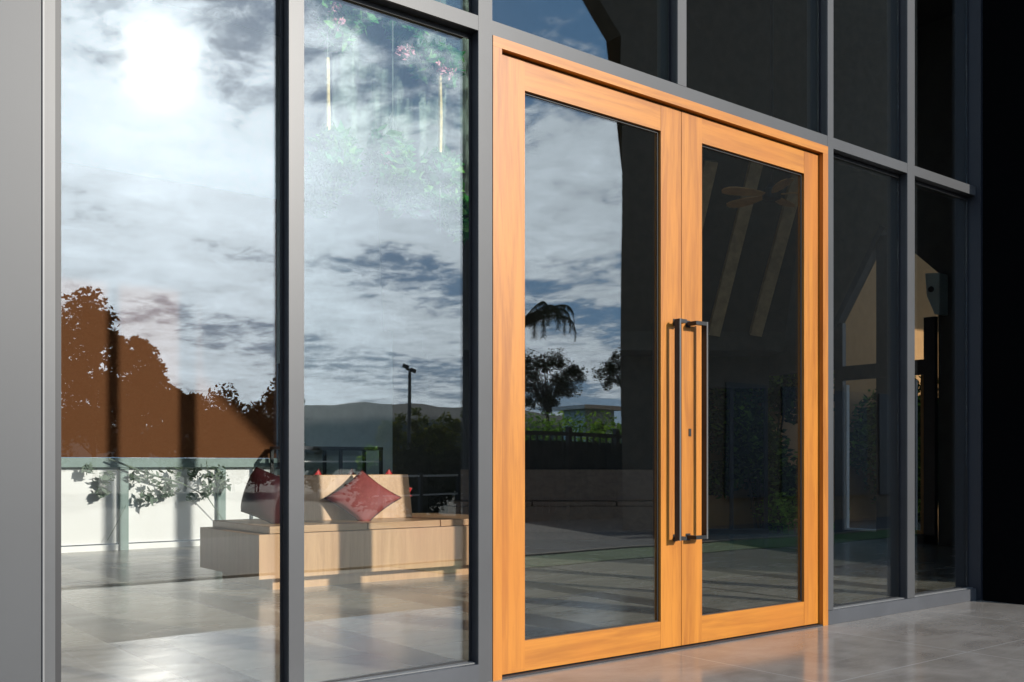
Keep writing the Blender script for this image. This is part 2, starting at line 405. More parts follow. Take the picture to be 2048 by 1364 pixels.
# ================================================================== GROUND
g = MB(); g.add([(-900, -900, -.10), (900, -900, -.10), (900, 900, -.10), (-900, 900, -.10)], [(0, 1, 2, 3)])
struct('ground', g, 'field')
struct('road', MB().box(-60, 60, -9.6, -4.56, -.09, -.03), 'asphalt')
struct('kerb', MB().box(-60, 60, -4.55, -4.45, -.09, .02), 'concrete_dark', bevel=.01)
pv = MB(); pv.box(-14, 24, -3.56, .095, -.09, 0.0); pv.box(-14, 4.9, -4.445, -3.5605, -.09, 0.0)
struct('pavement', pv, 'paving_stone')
tag(MB().box(4.905, 24, -4.445, -3.565, -.09, .006).build('lawn', 'grass'), kind='structure')
fl = MB(); fl.add([(-1.5, .10, 0), (11.35, .10, 0), (11.35, 8, 0), (-1.5, 8, 0)], [(0, 1, 2, 3)])
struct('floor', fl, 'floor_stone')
struct('garden_path', MB().box(11.5, 24, .3, 9, -.09, -.005), 'paving_stone')

# ================================================================== THE BUILDING
B = thing('glass_front_building', 'grey framed glass fronted building with orange wooden double doors', 'building', (3.9, 0, 0))
TOP = 6.2
GY = .06          # glass plane
def mullion(x0, x1, z0, z1):
    m = MB()
    m.box(x0, x1, 0, .012, z0, z1, 0)                       # face plate
    m.box(x0+.002, x1-.002, .0125, GY-.001, z0, z1, 1)      # sides painted black for their shade
    m.box(x0+.006, x1-.006, GY+.010, GY+(.022 if x0 < 3 else .09), z0, z1, 2)     # inner leg
    return m.build('mullion', ['frame_grey', 'side_black', 'frame_grey'], B)
MUL = [(1.681, 1.744), (2.573, 2.648), (5.142, 5.200), (6.016, 6.103)]
for a, b in MUL: mullion(a, b, .085 if a != 2.573 else .0, TOP)
mullion(3.84, 3.906, 2.906, TOP)
mullion(8.25, 8.6, 0, TOP)
def transom(x0, x1, z0, z1):
    m = MB()
    m.box(x0, x1, .001, .013, z0, z1, 0); m.box(x0, x1, .0135, GY-.001, z0+.002, z1-.002, 1); m.box(x0, x1, GY+.010, GY+.10, z0+.006, z1-.006, 2)  # middle box black, shade under the transom put into the colour
    return m.build('transom', ['frame_grey', 'side_black', 'frame_grey'], B)
Z0, Z1 = 2.841, 2.905
segs = [(.868, 1.681), (1.744, 2.573), (2.648, 5.142), (5.200, 6.016), (6.103, 6.90)]
for a, b in segs: transom(a, b, Z0, Z1)
for a, b in [(.868, 1.681), (1.744, 2.573), (5.142+.0, 6.90)]:
    m = MB(); m.box(a, b, -.004, .13, .001, .083); m.box(a, b, .020, .055, .0835, .088, 1)
    m.build('sill', ['sill_grey', 'trim_light'], B, bevel=.003)
# glass panes with rubber gaskets
def pane(x0, x1, z0, z1, kind='solar_glass'):
    p = MB().box(x0, x1, GY, GY+.008, z0, z1).build('window_pane', kind, B)
    g_ = MB(); t = .010
    g_.box(x0, x0+t, GY-.006, GY-.001, z0, z1); g_.box(x1-t, x1, GY-.006, GY-.001, z0, z1)
    g_.box(x0+t, x1-t, GY-.006, GY-.001, z0, z0+t); g_.box(x0+t, x1-t, GY-.006, GY-.001, z1-t*2.2, z1)
    g_.build('gasket', 'rubber_black', p)
    return p
low = [(.868, 1.681), (1.744, 2.573), (5.200, 6.016), (6.103, 6.90)]
for a, b in low: pane(a, b, .083, Z0)
for a, b in [(.868, 1.681), (1.744, 2.573), (2.648, 3.84), (3.906, 5.142), (5.200, 6.016), (6.103, 6.90)]: pane(a, b, Z1, TOP)
MB().box(6.986, 8.25, GY, GY+.008, 0.02, TOP).build('window_pane', 'solar_glass', B)
# left clad column with its lighter corner trim
m = MB(); m.box(-1.6, .806, -.012, .35, 0, TOP, 0)
m.build('wall_panel', 'cladding_grey', B, bevel=.004)
m = MB(); m.box(.807, .813, -.020, .3, 0, TOP, 1); m.box(.8135, .848, -.008, .3, 0, TOP, 0)
m.build('corner_post', ['post_grey', 'trim_light'], B, bevel=.003)
MB().box(.8485, .8675, -.004, .09, 0, TOP).build('gasket', 'rubber_black', B)
# right return wall
m = MB(); m.box(6.93, 6.985, -.335, .115, 0, TOP+.2, 0); m.build('return_wall', 'void_black', B)
MB().box(6.902, 6.929, -.035, .15, 0, TOP).build('edge_trim', 'navy_edge', B, bevel=.004)
# shell
MB().box(8.6, 11.6, .0, .16, 0, TOP).build('wall', 'concrete_dark', B)
MB().box(-1.7, -1.5, .35, 8.2, 0, TOP).build('wall', 'dark_wall', B)
r = MB(); r.box(-1.9, 11.8, -.22, 8.5, TOP+.21, TOP+.5, 0); r.box(11.801, 23, -.22, 3.2, TOP+.215, TOP+.495, 0); r.box(11.81, 23, -.1, .25, TOP-.2, TOP+.209, 0); r.box(-1.9, 6.92, -.10, .3, TOP+.001, TOP+.209, 0); r.box(6.99, 11.8, -.10, .3, TOP+.001, TOP+.209, 0)  # unseen strip and beam beyond the end wall, added to shade the garden wall
r.build('roof', 'frame_grey', B)
MB().box(-1.5, 11.35, .31, 8.0, TOP+.05, TOP+.2).build('ceiling', 'dark_ceiling', B)
# back wall: panel zone left, plaster, dark glazing
bw = MB()
bw.box(5.3305, 7.01, 8.0, 8.2, 1.05, TOP+.06, 0); bw.box(-1.5, 5.33, 8.0, 8.2, 4.19, TOP+.06, 0)
bw.box(5.33, 7.01, 7.9995, 8.19, 0, 1.05, 0)
bw.box(7.0105, 7.8, 8.0, 8.2, 0, TOP+.06, 1)
bw.build('back_wall', ['plaster_green_grey', 'dark_wall'], B)
MB().box(-1.5, 5.325, 8.02, 8.045, .075, .925).build('white_panel', 'frosted_white', B)
MB().box(-1.5, 5.325, 7.99, 8.04, .0, .062).build('skirting', 'white_panel', B)
MB().box(-1.5, 5.33, 7.94, 8.04, .925, 1.031).build('window_rail', 'green_metal', B, bevel=.004)
for x in (1.35, 2.42, 3.50, 4.63): MB().box(x-.045, x+.045, 7.95, 8.015, 0, .925).build('window_post', 'green_metal', B, bevel=.004)
MB().box(5.335, 5.36, 7.93, 7.995, .9, 2.2).build('window_post', 'side_black', B)
MB().box(5.335, 5.70, 7.93, 7.995, 1.205, 1.225).build('window_rail', 'side_black', B)
# diagonal glazed wall and the steep slope above it
W = Vector((.8013, -.5983, 0)); N = Vector((-.5983, -.8013, 0)); A0 = Vector((7.55, 8.02, 0))
def dw(al, dn, z): p = A0+W*al+N*dn; return (p.x, p.y, z)
def dbox(mb, a0, a1, d0, d1, z0, z1, m=0):
    vs = [dw(a0, d0, z0), dw(a1, d0, z0), dw(a1, d1, z0), dw(a0, d1, z0), dw(a0, d0, z1), dw(a1, d0, z1), dw(a1, d1, z1), dw(a0, d1, z1)]
    mb.add(vs, [(0, 3, 2, 1), (4, 5, 6, 7), (0, 1, 5, 4), (1, 2, 6, 5), (2, 3, 7, 6), (3, 0, 4, 7)], m)
dm = MB(); dbox(dm, 0, 3.72, -.15, 0, 0, 2.45, 0); dbox(dm, 3.72, 4.75, -.15, 0, 2.02, 2.45, 0); dbox(dm, 3.72, 4.75, -.15, 0, 0, .06, 0)
dbox(dm, 0, 4.75, -.15, .72, 2.451, 2.70, 0); dm.build('wall', 'dark_wall', B)
dm = MB(); dbox(dm, 3.20, 3.70, .003, .25, 0, 2.45, 0); dm.build('pier', 'mid_pier', B)
dm = MB()
for al in (3.73, 4.22, 4.70): dbox(dm, al, al+.045, -.10, -.04, .06, 2.02)
dm.build('window_frame', 'side_black', B)
dm = MB(); vs = [dw(-.5, .72, 2.7), dw(4.76, .72, 2.7), dw(4.76, 2.5, 6.24), dw(-.5, 2.5, 6.24), dw(-.5, .66, 2.75), dw(4.76, .66, 2.75), dw(4.76, 2.44, 6.3), dw(-.5, 2.44, 6.3)]
dm.add(vs, [(0, 1, 2, 3), (7, 6, 5, 4), (0, 4, 5, 1), (1, 5, 6, 2), (2, 6, 7, 3), (3, 7, 4, 0)]); dm.build('sloping_ceiling', 'dark_ceiling', B)
for al in (3.25, 3.80, 4.35):
    rm = MB(); rm.bar(dw(al, .76, 2.66), dw(al+.30, 1.75, 4.62), .15, .14, up=tuple(N)); rm.build('rafter', 'rafter_wood', B)
# end wall with its gable-shaped window
EX = 11.35
e = MB()
e.prism([(5.3, 0), (5.3, .05), (4.12, .05), (4.12, 2.78), (3.45, 3.90), (2.74, 3.25), (2.74, 0), (.16, 0), (.16, TOP), (5.3, TOP), (5.3, 2.2), (5.28, 2.2), (5.28, 0)][:0] or
        [(.16, 0), (2.74, 0), (2.74, 3.25), (3.45, 3.92), (4.12, 2.80), (4.12, 2.2), (5.3, 2.2), (5.3, TOP+.1), (.16, TOP+.1)], 'x', EX+.04, EX+.2)
e.build('end_wall', 'dark_wall', B)
f = MB()
def yb(y0, y1, z0, z1): f.box(EX-.04, EX+.035, y0, y1, z0, z1)
yb(3.99, 4.11, 0, 2.78); yb(3.31, 3.51, 0, 3.80); yb(2.74, 2.88, 0, 2.72); yb(2.74, 4.11, .0, .115)
f.box(EX-.045, EX+.032, 2.75, 4.10, 2.04, 2.22)
f.bar((EX, 4.12, 2.74), (EX, 3.42, 3.92), .075, .11, up=(1, 0, 0))
f.build('window_frame', 'side_black', B)
f = MB(); f.box(EX-.03, EX+.03, 3.935, 3.965, .118, 1.98); f.box(EX-.03, EX+.03, 3.515, 3.93, .118, .14); f.build('door_frame', 'white_paint', B)
f = MB(); f.box(EX-.02, EX+.04, 2.885, 2.93, .118, 2.035); f.box(EX-.02, EX+.04, 2.935, 3.30, .118, .16); f.build('door_frame', 'tan_wall', B)
f = MB(); f.box(EX-.03, EX+.02, 2.99, 3.04, .165, 1.98); f.box(EX-.03, EX+.02, 3.045, 3.3, 1.93, 1.98); f.build('door_frame', 'side_black', B)

# ---- wooden door frame
m = MB(); T = .05
m.box(2.6495, 2.699, -.004, .12, .0, 2.7925, 0); m.box(5.091, 5.1405, -.004, .12, .0, 2.7925, 0); m.box(2.6495, 5.1405, -.004, .12, 2.793, 2.839, 1)
df = m.build('door_frame', ['wood_vertical', 'wood_horizontal'], B, bevel=.003)
MB().box(2.70, 5.09, .0, .12, .0005, .008).build('threshold', 'side_black', B)
LY0, LY1 = .026, .072
def leaf(x0, x1, s0, s1, side):
    zt, zb = 2.785, .014
    gz0, gz1 = .152, 2.652
    m = MB()
    m.box(x0, x0+s0, LY0, LY1, zb, zt, 0); m.box(x1-s1, x1, LY0, LY1, zb, zt, 0)
    m.box(x0+s0+.0006, x1-s1-.0006, LY0+.0008, LY1, zb, gz0, 1); m.box(x0+s0+.0006, x1-s1-.0006, LY0+.0008, LY1, gz1, zt, 1)
    L = m.build('door_leaf', ['wood_vertical', 'wood_horizontal'], B, bevel=.002)
    b = MB(); a0, a1 = x0+s0, x1-s1; t = .009
    yy0, yy1 = LY0+.016, LY0+.0205
    b.box(a0, a0+t, yy0, yy1, gz0, gz1); b.box(a1-t, a1, yy0, yy1, gz0, gz1); b.box(a0+t, a1-t, yy0, yy1, gz1-t, gz1); b.box(a0+t, a1-t, yy0, yy1, gz0, gz0+t*.6)
    b.build('gasket', 'rubber_black', L)
    MB().box(a0, a1, LY0+.021, LY0+.029, gz0, gz1).build('glass_panel', 'solar_glass', L)
    return L
L1 = leaf(2.702, 3.894, .151, .151, -1)
L2 = leaf(3.898, 5.088, .158, .140, 1)
tag(L1, 'left leaf of the wooden double door'); tag(L2, 'right leaf of the wooden double door with keyhole')
def handle(xb, xm, parent, yo, sgn):
    """flat bar pull: bar at xb, mounts at xm"""
    h = MB(); z0, z1 = .565, 1.695
    y0, y1 = sorted((yo+sgn*.034, yo+sgn*.070))
    h.box(xb-.0055, xb+.0055, y0, y1, z0, z1, 0, 1 if sgn < 0 else None)
    for z in (z0, z1-.020):
        a, b = sorted((xm, xb)); 
        if xm > xb: h.box(xb+.006, xm+.012, y0+.001, y0+.025, z+.0005, z+.0195, 0)
        else: h.box(xm-.012, xb-.006, y0+.001, y0+.025, z+.0005, z+.0195, 0)
        yy = sorted((yo, y0+.026 if sgn < 0 else y0+.0005))
        h.box(xm-.011, xm+.011, yy[0], yy[1], z, z+.020, 0)
        h.box(xm-.017, xm+.017, yo-.003 if sgn < 0 else yo, yo if sgn < 0 else yo+.003, z-.008, z+.028, 0)
    return h.build('pull_handle', ['black_metal', 'bar_edge'], parent, bevel=.0015)
handle(3.812, 3.850, L1, LY0, -1); handle(4.018, 3.945, L2, LY0, -1)
handle(3.812, 3.850, L1, LY1, 1); handle(4.018, 3.945, L2, LY1, 1)
k = MB(); k.box(3.951, 3.969, LY0-.003, LY0+.001, 1.10, 1.14); k.build('keyhole', 'black_metal', L2, bevel=.002)

# ================================================================== INTERIOR THINGS
tag(MB().box(-1.45, 5.325, 7.955, 7.960, 1.034, 4.22).build('roller_blind', 'blind_cloth'), 'brown roller blind lowered to just above the bright white panel', 'blind')
# bench in the sun
bn = thing('wooden_bench', 'pale wooden bench in the sun with a red cushion on its seat', 'bench', (4.3, 4.1, 0))
def arc_front(pts): return pts
outer = [(3.116, 3.50), (5.12, 3.44), (5.42, 3.56), (5.62, 3.85), (5.70, 4.3), (5.66, 4.68), (3.116, 4.68)]
m = MB(); m.prism(outer, 'z', .095, .430, 0)
m.build('seat_base', 'bench_oak', bn, bevel=.003)
pl_ = [(3.27, 3.60), (5.08, 3.55), (5.34, 3.66), (5.50, 3.9), (5.55, 4.3), (5.52, 4.58), (3.27, 4.58)]
MB().prism(pl_, 'z', .0, .0945, 0).build('plinth', 'bench_oak', bn)
for poly in ([(3.20, 3.50), (4.03, 3.492), (4.03, 4.62), (3.20, 4.62)], [(4.037, 3.492), (4.72, 3.475), (4.72, 4.62), (4.037, 4.62)],
             [(4.727, 3.475), (5.0, 3.47), (5.25, 3.53), (5.38, 3.66), (5.44, 3.9), (5.46, 4.3), (5.42, 4.62), (4.727, 4.62)]):
    MB().prism(poly, 'z', .434, .488, 0).build('seat_board', 'bench_oak_flat', bn, bevel=.004)
bb = MB(); bb.add([(3.55, 3.98, .489), (4.75, 3.95, .489), (4.75, 4.06, .489), (3.55, 4.09, .489), (3.55, 4.02, .868), (4.73, 3.99, .868), (4.73, 4.09, .868), (3.55, 4.12, .868)],
     [(0, 3, 2, 1), (4, 5, 6, 7), (0, 1, 5, 4), (1, 2, 6, 5), (2, 3, 7, 6), (3, 0, 4, 7)])
bb.build('backrest', 'bench_oak', bn, bevel=.004)
# second bench, dim, seen through the doors
b2 = thing('wooden_bench', 'dim wooden bench behind the glass of the doors', 'bench', (9.2, 5.9, 0))
def bx2(a0, a1, d0, d1, z0, z1): mm = MB(); dbox(mm, a0, a1, d0, d1, z0, z1); return mm
bx2(.35, 3.55, .55, 1.15, .095, .43).build('seat_base', 'bench_oak_dim', b2, bevel=.003)
bx2(.45, 3.45, .62, 1.05, 0, .094).build('plinth', 'bench_oak_dim', b2)
for a in (.35, 1.42, 2.49): bx2(a, a+1.055, .54, 1.17, .434, .488).build('seat_board', 'bench_oak_dim', b2, bevel=.004)
bx2(.5, 3.1, .58, .68, .489, .89).build('backrest', 'bench_oak_dim', b2, bevel=.004)

def cushion(label, loc, size, thick, rot, mats=('leather_red', 'leather_dark'), pin=.10, squash=1.0):
    n = 22; mb = MB(); vs = []; idx = {}
    def P(i, j, sgn):
        u = i/n*2-1; v = j/n*2-1
        k = 1-pin*((1-abs(v)**2.0)*abs(u)**4) ; l = 1-pin*((1-abs(u)**2.0)*abs(v)**4)
        t = ((1-u**2)*(1-v**2))**.42
        wr = .012*math.sin(9*u+5*v)*t*(abs(u*v))
        return (u*k*size/2, sgn*(thick/2*t+wr*size), v*l*size/2)
    for sgn in (-1, 1):
        k0 = len(vs)
        for i in range(n+1):
            for j in range(n+1): vs.append(P(i, j, sgn))
        for i in range(n):
            for j in range(n):
                a = k0+i*(n+1)+j; q4 = (a, a+n+1, a+n+2, a+1)
                mb.f.append(q4 if sgn < 0 else q4[::-1]); mb.m.append(0 if sgn < 0 else 1)
    R = Matrix.Rotation(rot[2], 4, 'Z') @ Matrix.Rotation(rot[0], 4, 'X') @ Matrix.Diagonal((1, 1, squash, 1)) @ Matrix.Rotation(rot[1], 4, 'Y')
    mb.v = [tuple((R @ Vector(v))) for v in vs]
    me = bpy.data.meshes.new('cushion'); me.from_pydata(mb.v, [], mb.f)
    for q5 in mats: me.materials.append(M[q5])
    me.polygons.foreach_set('material_index', mb.m); me.polygons.foreach_set('use_smooth', [True]*len(mb.f)); me.update()
    o = bpy.data.objects.new('cushion', me); C.objects.link(o); o.location = loc
    # piping round the seam
    pts = []
    for i in range(n): pts.append(P(i, 0, 1))
    for j in range(n): pts.append(P(n, j, 1))
    for i in range(n, 0, -1): pts.append(P(i, n, 1))
    for j in range(n, -1, -1): pts.append(P(0, j, 1))
    pp = MB(); pp.tube([tuple(R @ Vector(p)+Vector(loc)) for p in pts], .005, 6); pp.build('piping', mats[1], o, smooth=True)
    return tag(o, label, 'cushion')
G = 'red cushions on the wooden bench'
cushion('red leather cushion standing on its corner against the bench backrest', (4.17, 3.80, .675), .45, .15, (math.radians(-24), math.radians(45), math.radians(-24)), squash=.80)['group'] = G
cushion('dark maroon cushion upright at the shaded left end of the bench', (3.37, 3.92, .70), .37, .33, (math.radians(-6), math.radians(18), math.radians(-58)), ('leather_dark', 'leather_dark'), pin=.03)['group'] = G
for i, (x, y, lab) in enumerate(((3.98, 4.30, 'scarlet cushion peeping over the backrest, left of the diamond cushion'), (4.32, 4.36, 'dark maroon cushion tip right behind the diamond cushion'),
        (4.74, 4.38, 'small scarlet cushion tip at the right end of the backrest'))):
    cushion(lab, (x, y, .665), .37, .11, (math.radians(14), math.radians(45), math.radians((5, 20, -6)[i])), (('leather_scarlet', 'leather_dark', 'leather_scarlet')[i], 'leather_dark'))['group'] = G
cushion('crimson cushion poking out past the right side of the backrest', (4.79, 4.27, .66), .26, .10, (math.radians(8), math.radians(20), math.radians(10)), ('leather_scarlet', 'leather_red'))['group'] = G

# black framed glass display table behind the bench
t = thing('display_table', 'black framed glass display table behind the wooden bench', 'table', (5.85, 7.6, 0))
TX0, TX1, TY0, TY1 = 5.20, 6.52, 7.42, 7.88
for x in (TX0+.02, 5.93, TX1-.02):
    for y in (TY0+.02, TY1-.02): MB().box(x-.018, x+.018, y-.018, y+.018, 0, 1.135).build('leg', 'side_black', t)
mm = MB(); mm.box(TX0, TX1, TY0, TY0+.03, 1.136, 1.175); mm.box(TX0, TX1, TY1-.03, TY1, 1.136, 1.175); mm.box(TX0, TX0+.03, TY0+.031, TY1-.031, 1.136, 1.175); mm.box(TX1-.03, TX1, TY0+.031, TY1-.031, 1.136, 1.175)
mm.build('table_top', 'side_black', t, bevel=.003)
MB().box(TX0+.031, TX1-.031, TY0+.031, TY1-.031, 1.155, 1.163).build('glass_top', 'plain_glass', t)
MB().box(TX0+.04, TX1-.04, TY0+.04, TY0+.055, .985, 1.0).build('shelf_edge', 'white_paint', t)
MB().box(TX0+.04, TX1-.04, TY0+.056, TY1-.04, .988, .996).build('shelf', 'plain_glass', t)
MB().box(TX0+.04, TX1-.04, TY0+.004, TY0+.010, .02, .98).build('glass_panel', 'plain_glass', t)

# ceiling fan
fx, fy, fz = 9.05, 3.38, 3.93
t = thing('ceiling_fan', 'wooden bladed ceiling fan hanging in the dim hall behind the doors', 'ceiling fan', (fx, fy, fz))
MB().tube([(fx, fy, fz+.05), (fx, fy, TOP+.05)], .018).build('rod', 'side_black', t)
MB().tube([(fx, fy, fz-.07), (fx, fy, fz-.05), (fx, fy, fz+.05), (fx, fy, fz+.12)], [.05, .1, .1, .03], 16).build('motor', 'side_black', t)
for kx in range(5):
    a = kx*2*math.pi/5+.3; bl = MB(); d = Vector((math.cos(a), math.sin(a), 0)); s_ = Vector((-d.y, d.x, .18))
    o0 = Vector((fx, fy, fz)); pts = []
    for tt, wd in ((.1, .03), (.2, .06), (.35, .085), (.5, .09), (.58, .07), (.62, .02)):
        pts.append((o0+d*tt+s_*wd, o0+d*tt-s_*wd))
    vs = [p for pr in pts for p in pr]; vs += [v+Vector((0, 0, -.01)) for v in vs]; n = len(pts)
    fs = []
    for i in range(n-1): fs += [(2*i, 2*i+2, 2*i+3, 2*i+1), (2*n+2*i, 2*n+2*i+1, 2*n+2*i+3, 2*n+2*i+2), (2*i, 2*n+2*i, 2*n+2*i+2, 2*i+2), (2*i+1, 2*i+3, 2*n+2*i+3, 2*n+2*i+1)]
    bl.add(vs, fs); bl.build('blade', 'fan_wood', t)
# wall speaker on the end wall
t = thing('wall_speaker', 'pale wedge shaped speaker on the dark end wall beside the gable window', 'speaker', (11.3, 2.7, 2.9))
sp_ = MB(); sp_.prism([(2.60, 3.20), (2.78, 3.22), (2.76, 2.95), (2.66, 2.72), (2.60, 2.72)], 'x', 11.16, 11.36); sp_.build('cabinet', 'plaster_green_grey', t, bevel=.01)
MB().tube([(11.15, 2.70, 3.02), (11.165, 2.70, 3.02)], .035, 14).build('cone', 'side_black', t)

# hanging planters behind the second pane
def hplanter(label, x, y, stake, clumps, flowers, seed, n=900):
    t = thing('hanging_planter', label, 'hanging plant', (x, y, stake[0] if stake else clumps[0][2]), 'hanging planters with pink flowers behind the glass')
    zt = max(c[2]+c[3] for c in clumps)
    MB().tube([(x, y, zt-.05), (x, y, TOP+.05)], .003, 6).build('cord', 'rope', t)
    if stake: MB().tube([(x, y, stake[0]), (x+.004, y, (stake[0]+stake[1])/2), (x, y, stake[1])], [.010, .012, .011], 8).build('bamboo_stake', 'bamboo', t)
    cl = []
    for c in clumps: cl += blob(c[0], y+.03, c[2], c[4], .10, c[3], 9, seed+int(c[2]*100), .07, .1)
    leaves(cl, int(n*2.6), 1.15, .042, seed, droop=.3).build('foliage', 'leaf_green', t)
    vm = MB()
    for i in range(1, len(cl)):
        if i % 3 == 0: p = Vector(cl[i][:3]); vm.tube([(x, y, min(zt, p.z+.25)), tuple(p+Vector((0, 0, .06))), tuple(p)], .003, 5)
    vm.tube([(x, y, zt), (x, y, min(c[2]-c[3] for c in clumps))], .004, 5)
    vm.build('stem', 'twig', t)
    for i, (a, b, c) in enumerate(flowers): leaves([(a, b, c, .04)], 36, 1.0, .013, seed*7+i, flat=1).build('flower', 'flower_pink', t)
    return t
hplanter('hanging plant with a tall pale bamboo stake near the left of the second pane', 2.474, 1.2, (3.08, 2.46),
   [(2.52, 1.2, 3.36, .13, .15), (2.50, 1.2, 2.58, .13, .14), (2.46, 1.2, 2.42, .08, .05)],
   [(2.49, 1.15, 3.33), (2.51, 1.15, 3.25)], 3, 1100)
hplanter('leafy plant trailing in the middle of the second pane without a stake', 2.87, 1.2, None,
   [(2.95, 1.2, 3.42, .08, .12), (2.86, 1.2, 2.62, .12, .12), (2.92, 1.2, 2.45, .06, .08)],
   [(2.90, 1.15, 3.20), (2.94, 1.15, 3.22), (2.80, 1.15, 2.60)], 5, 800)
hplanter('hanging plant with a short bamboo stake at the right of the second pane', 3.216, 1.25, (3.18, 2.70),
   [(3.22, 1.2, 3.28, .05, .12), (3.22, 1.2, 2.60, .14, .17), (3.33, 1.2, 2.38, .10, .08)],
   [(3.18, 1.2, 3.20), (3.25, 1.2, 3.19)], 9, 1000)
cn = MB(); nn = 26; vs = []
for i in range(nn+1):
    x = 2.62+.95*i/nn; y = 1.42+.025*math.sin(i*1.5)
    vs += [(x, y, 2.55), (x, y, TOP+.04), (x, y+.002, 2.55), (x, y+.002, TOP+.04)]
fs = []
for i in range(nn): fs += [(4*i, 4*i+4, 4*i+5, 4*i+1), (4*i+2, 4*i+3, 4*i+7, 4*i+6)]
cn.add(vs, fs); tag(cn.build('haze_veil', 'haze_net'), 'pale green sheet added for the haze behind the flowering plants', 'veil')  # sheet added to lay a pale greenish haze over the pane

# leafy branches in front of the white panel
t = thing('leafy_branch', 'grey green leafy branch hanging in front of the bright white panel', 'plant', (3.9, 7.85, 1.0))
tw = MB()
tw.tube([(3.3, 7.85, 1.02), (3.7, 7.83, .86), (4.1, 7.82, .74), (4.4, 7.83, .58), (4.62, 7.9, .30)], [.010, .012, .010, .006, .004], 6)
tw.tube([(3.55, 7.85, .92), (3.35, 7.85, .88), (3.2, 7.85, .86)], .005, 6); tw.tube([(3.9, 7.83, .80), (4.0, 7.83, .62)], .005, 6)
tw.tube([(3.50, 7.9, .5), (3.4, 7.9, .3), (3.3, 7.9, .12)], .003, 5); tw.tube([(4.4, 7.85, 1.0), (4.43, 7.85, .7), (4.5, 7.85, .6)], .005, 6)
tw.build('branch', 'twig', t)
cl = [(3.26, 7.85, .80, .10), (3.24, 7.85, .66, .06), (3.62, 7.84, .85, .10), (3.78, 7.84, .80, .12), (3.86, 7.84, .64, .12), (3.98, 7.84, .68, .09), (3.72, 7.84, .60, .09), (4.05, 7.84, .86, .10),
      (4.22, 7.84, .58, .07), (4.25, 7.84, .84, .09), (4.45, 7.84, .76, .12), (4.55, 7.84, .86, .12), (4.38, 7.84, .62, .06), (4.62, 7.84, .72, .07), (3.08, 7.85, .9, .06)]
leaves(cl, 380, 1.0, .042, 21, droop=.35).build('foliage', 'leaf_sage', t)

# ================================================================== BEHIND THE HALL: garden, tan wall
tag(MB().box(10.5, 20.5, 6.3, 6.55, -.09, 5.6).build('garden_wall', 'tan_wall', bevel=.01), 'tan rendered wall seen through the gable window, sunlit low at its right', 'wall')
def shrub(name, label, cat, cx, cy, rx, ry, h, leafmat_, n, seed, size=.05, group=None, stems=4, z0=-.1, rr=.30):
    t = thing(name, label, cat, (cx, cy, z0), group)
    sm = MB(); rnd = random.Random(seed)
    for i in range(stems): sm.tube([(cx+rnd.uniform(-.1, .1)*rx, cy, z0), (cx+rnd.uniform(-.5, .5)*rx, cy+rnd.uniform(-.5, .5)*ry, z0+h*.75)], [.03, .012], 6)
    sm.build('stem', 'bark', t)
    leaves(blob(cx, cy, z0+h*.52, rx*.8, ry*.8, h*.42, max(8, int(rx*ry*h*14)+8), seed, rr, .2), n, 1.0, size, seed).build('foliage', leafmat_, t)
    return t
shrub('garden_bush', 'dark leafy bush outside the far window behind the doors', 'bush', 12.3, 5.98, 1.9, .22, 3.0, 'leaf_garden', 15000, 31, .06, rr=.45, stems=8)
shrub('garden_bush', 'low plant with sunlight put into its lime leaf colour outside the far window', 'bush', 12.2, 5.62, .40, .16, .60, 'leaf_lime', 900, 32, .035)  # garden lies in shade here, so sunlit brightness is put into the leaf colour
shrub('garden_bush', 'second small plant with sunlight put into its lime leaves, further right', 'bush', 13.0, 5.60, .45, .18, .42, 'leaf_lime', 900, 33, .035)  # bright leaves again stand in for sunlight
shrub('garden_bush', 'long dark green hedge against the tan wall behind the end wall doors', 'bush', 16.3, 5.8, 2.6, .25, 2.3, 'leaf_garden', 16000, 34, .06, stems=9, rr=.45)
shrub('garden_bush', 'dark hedge bush outside the dark glazing past the bench', 'bush', 8.0, 9.6, 1.2, .6, 2.2, 'leaf_dark', 3000, 35, .07)

# ================================================================== ACROSS THE ROAD (seen mirrored in the glass)
ob = thing('dark_building', 'tall dark building mirrored across the right half of the facade', 'building', (15.5, -10, 0))
m = MB(); m.prism([(10.4, -7.0), (20.9, -7.0), (20.9, -13.0), (16.35, -13.0)][::-1], 'z', -.1, 7.3, 0)
m.build('wall', 'concrete_dark', ob)
m = MB(); m.prism([(10.4, -7.3), (20.9, -7.3), (20.9, -13.0), (16.35, -13.0)][::-1], 'z', 7.301, 13.2, 0)
m.build('upper_wall', 'concrete_dark', ob)
m = MB(); m.prism([(10.4, 7.301), (21.2, 7.301), (21.2, 13.2), (9.2, 13.2), (9.55, 8.15), (10.0, 7.68)], 'y', -7.29, -7.0, 0); m.build('fascia', 'concrete_dark', ob)
MB().box(18.95, 20.95, -6.999+.0, -6.90, -.1, 13.2).build('pier', 'mid_pier', ob)
for i in range(5):
    x = 11.2+i*1.5; MB().box(x, x+1.1, -6.995, -6.97, .4, 2.3).build('window', 'black_metal', ob)

hm = MB(); prof = []
for i in range(61):
    x = 40+i*4.2; hh = 13.5+8.0*math.exp(-((x-165)/42.0)**2)+1.2*math.sin(i*.35)+.4*math.sin(i*1.7); prof.append((x, hh))
for i, (x, hh) in enumerate(prof):
    y = -330+x*.52
    hm.v += [(x-8, y+22, -.2), (x, y, hh*.6), (x+6, y-25, hh), (x+20, y-70, -.2)]
for i in range(60):
    for kx in range(3): a = i*4+kx; hm.f.append((a, a+1, a+5, a+4)); hm.m.append(0)
struct('hill', hm, 'hill_rock', smooth=True)

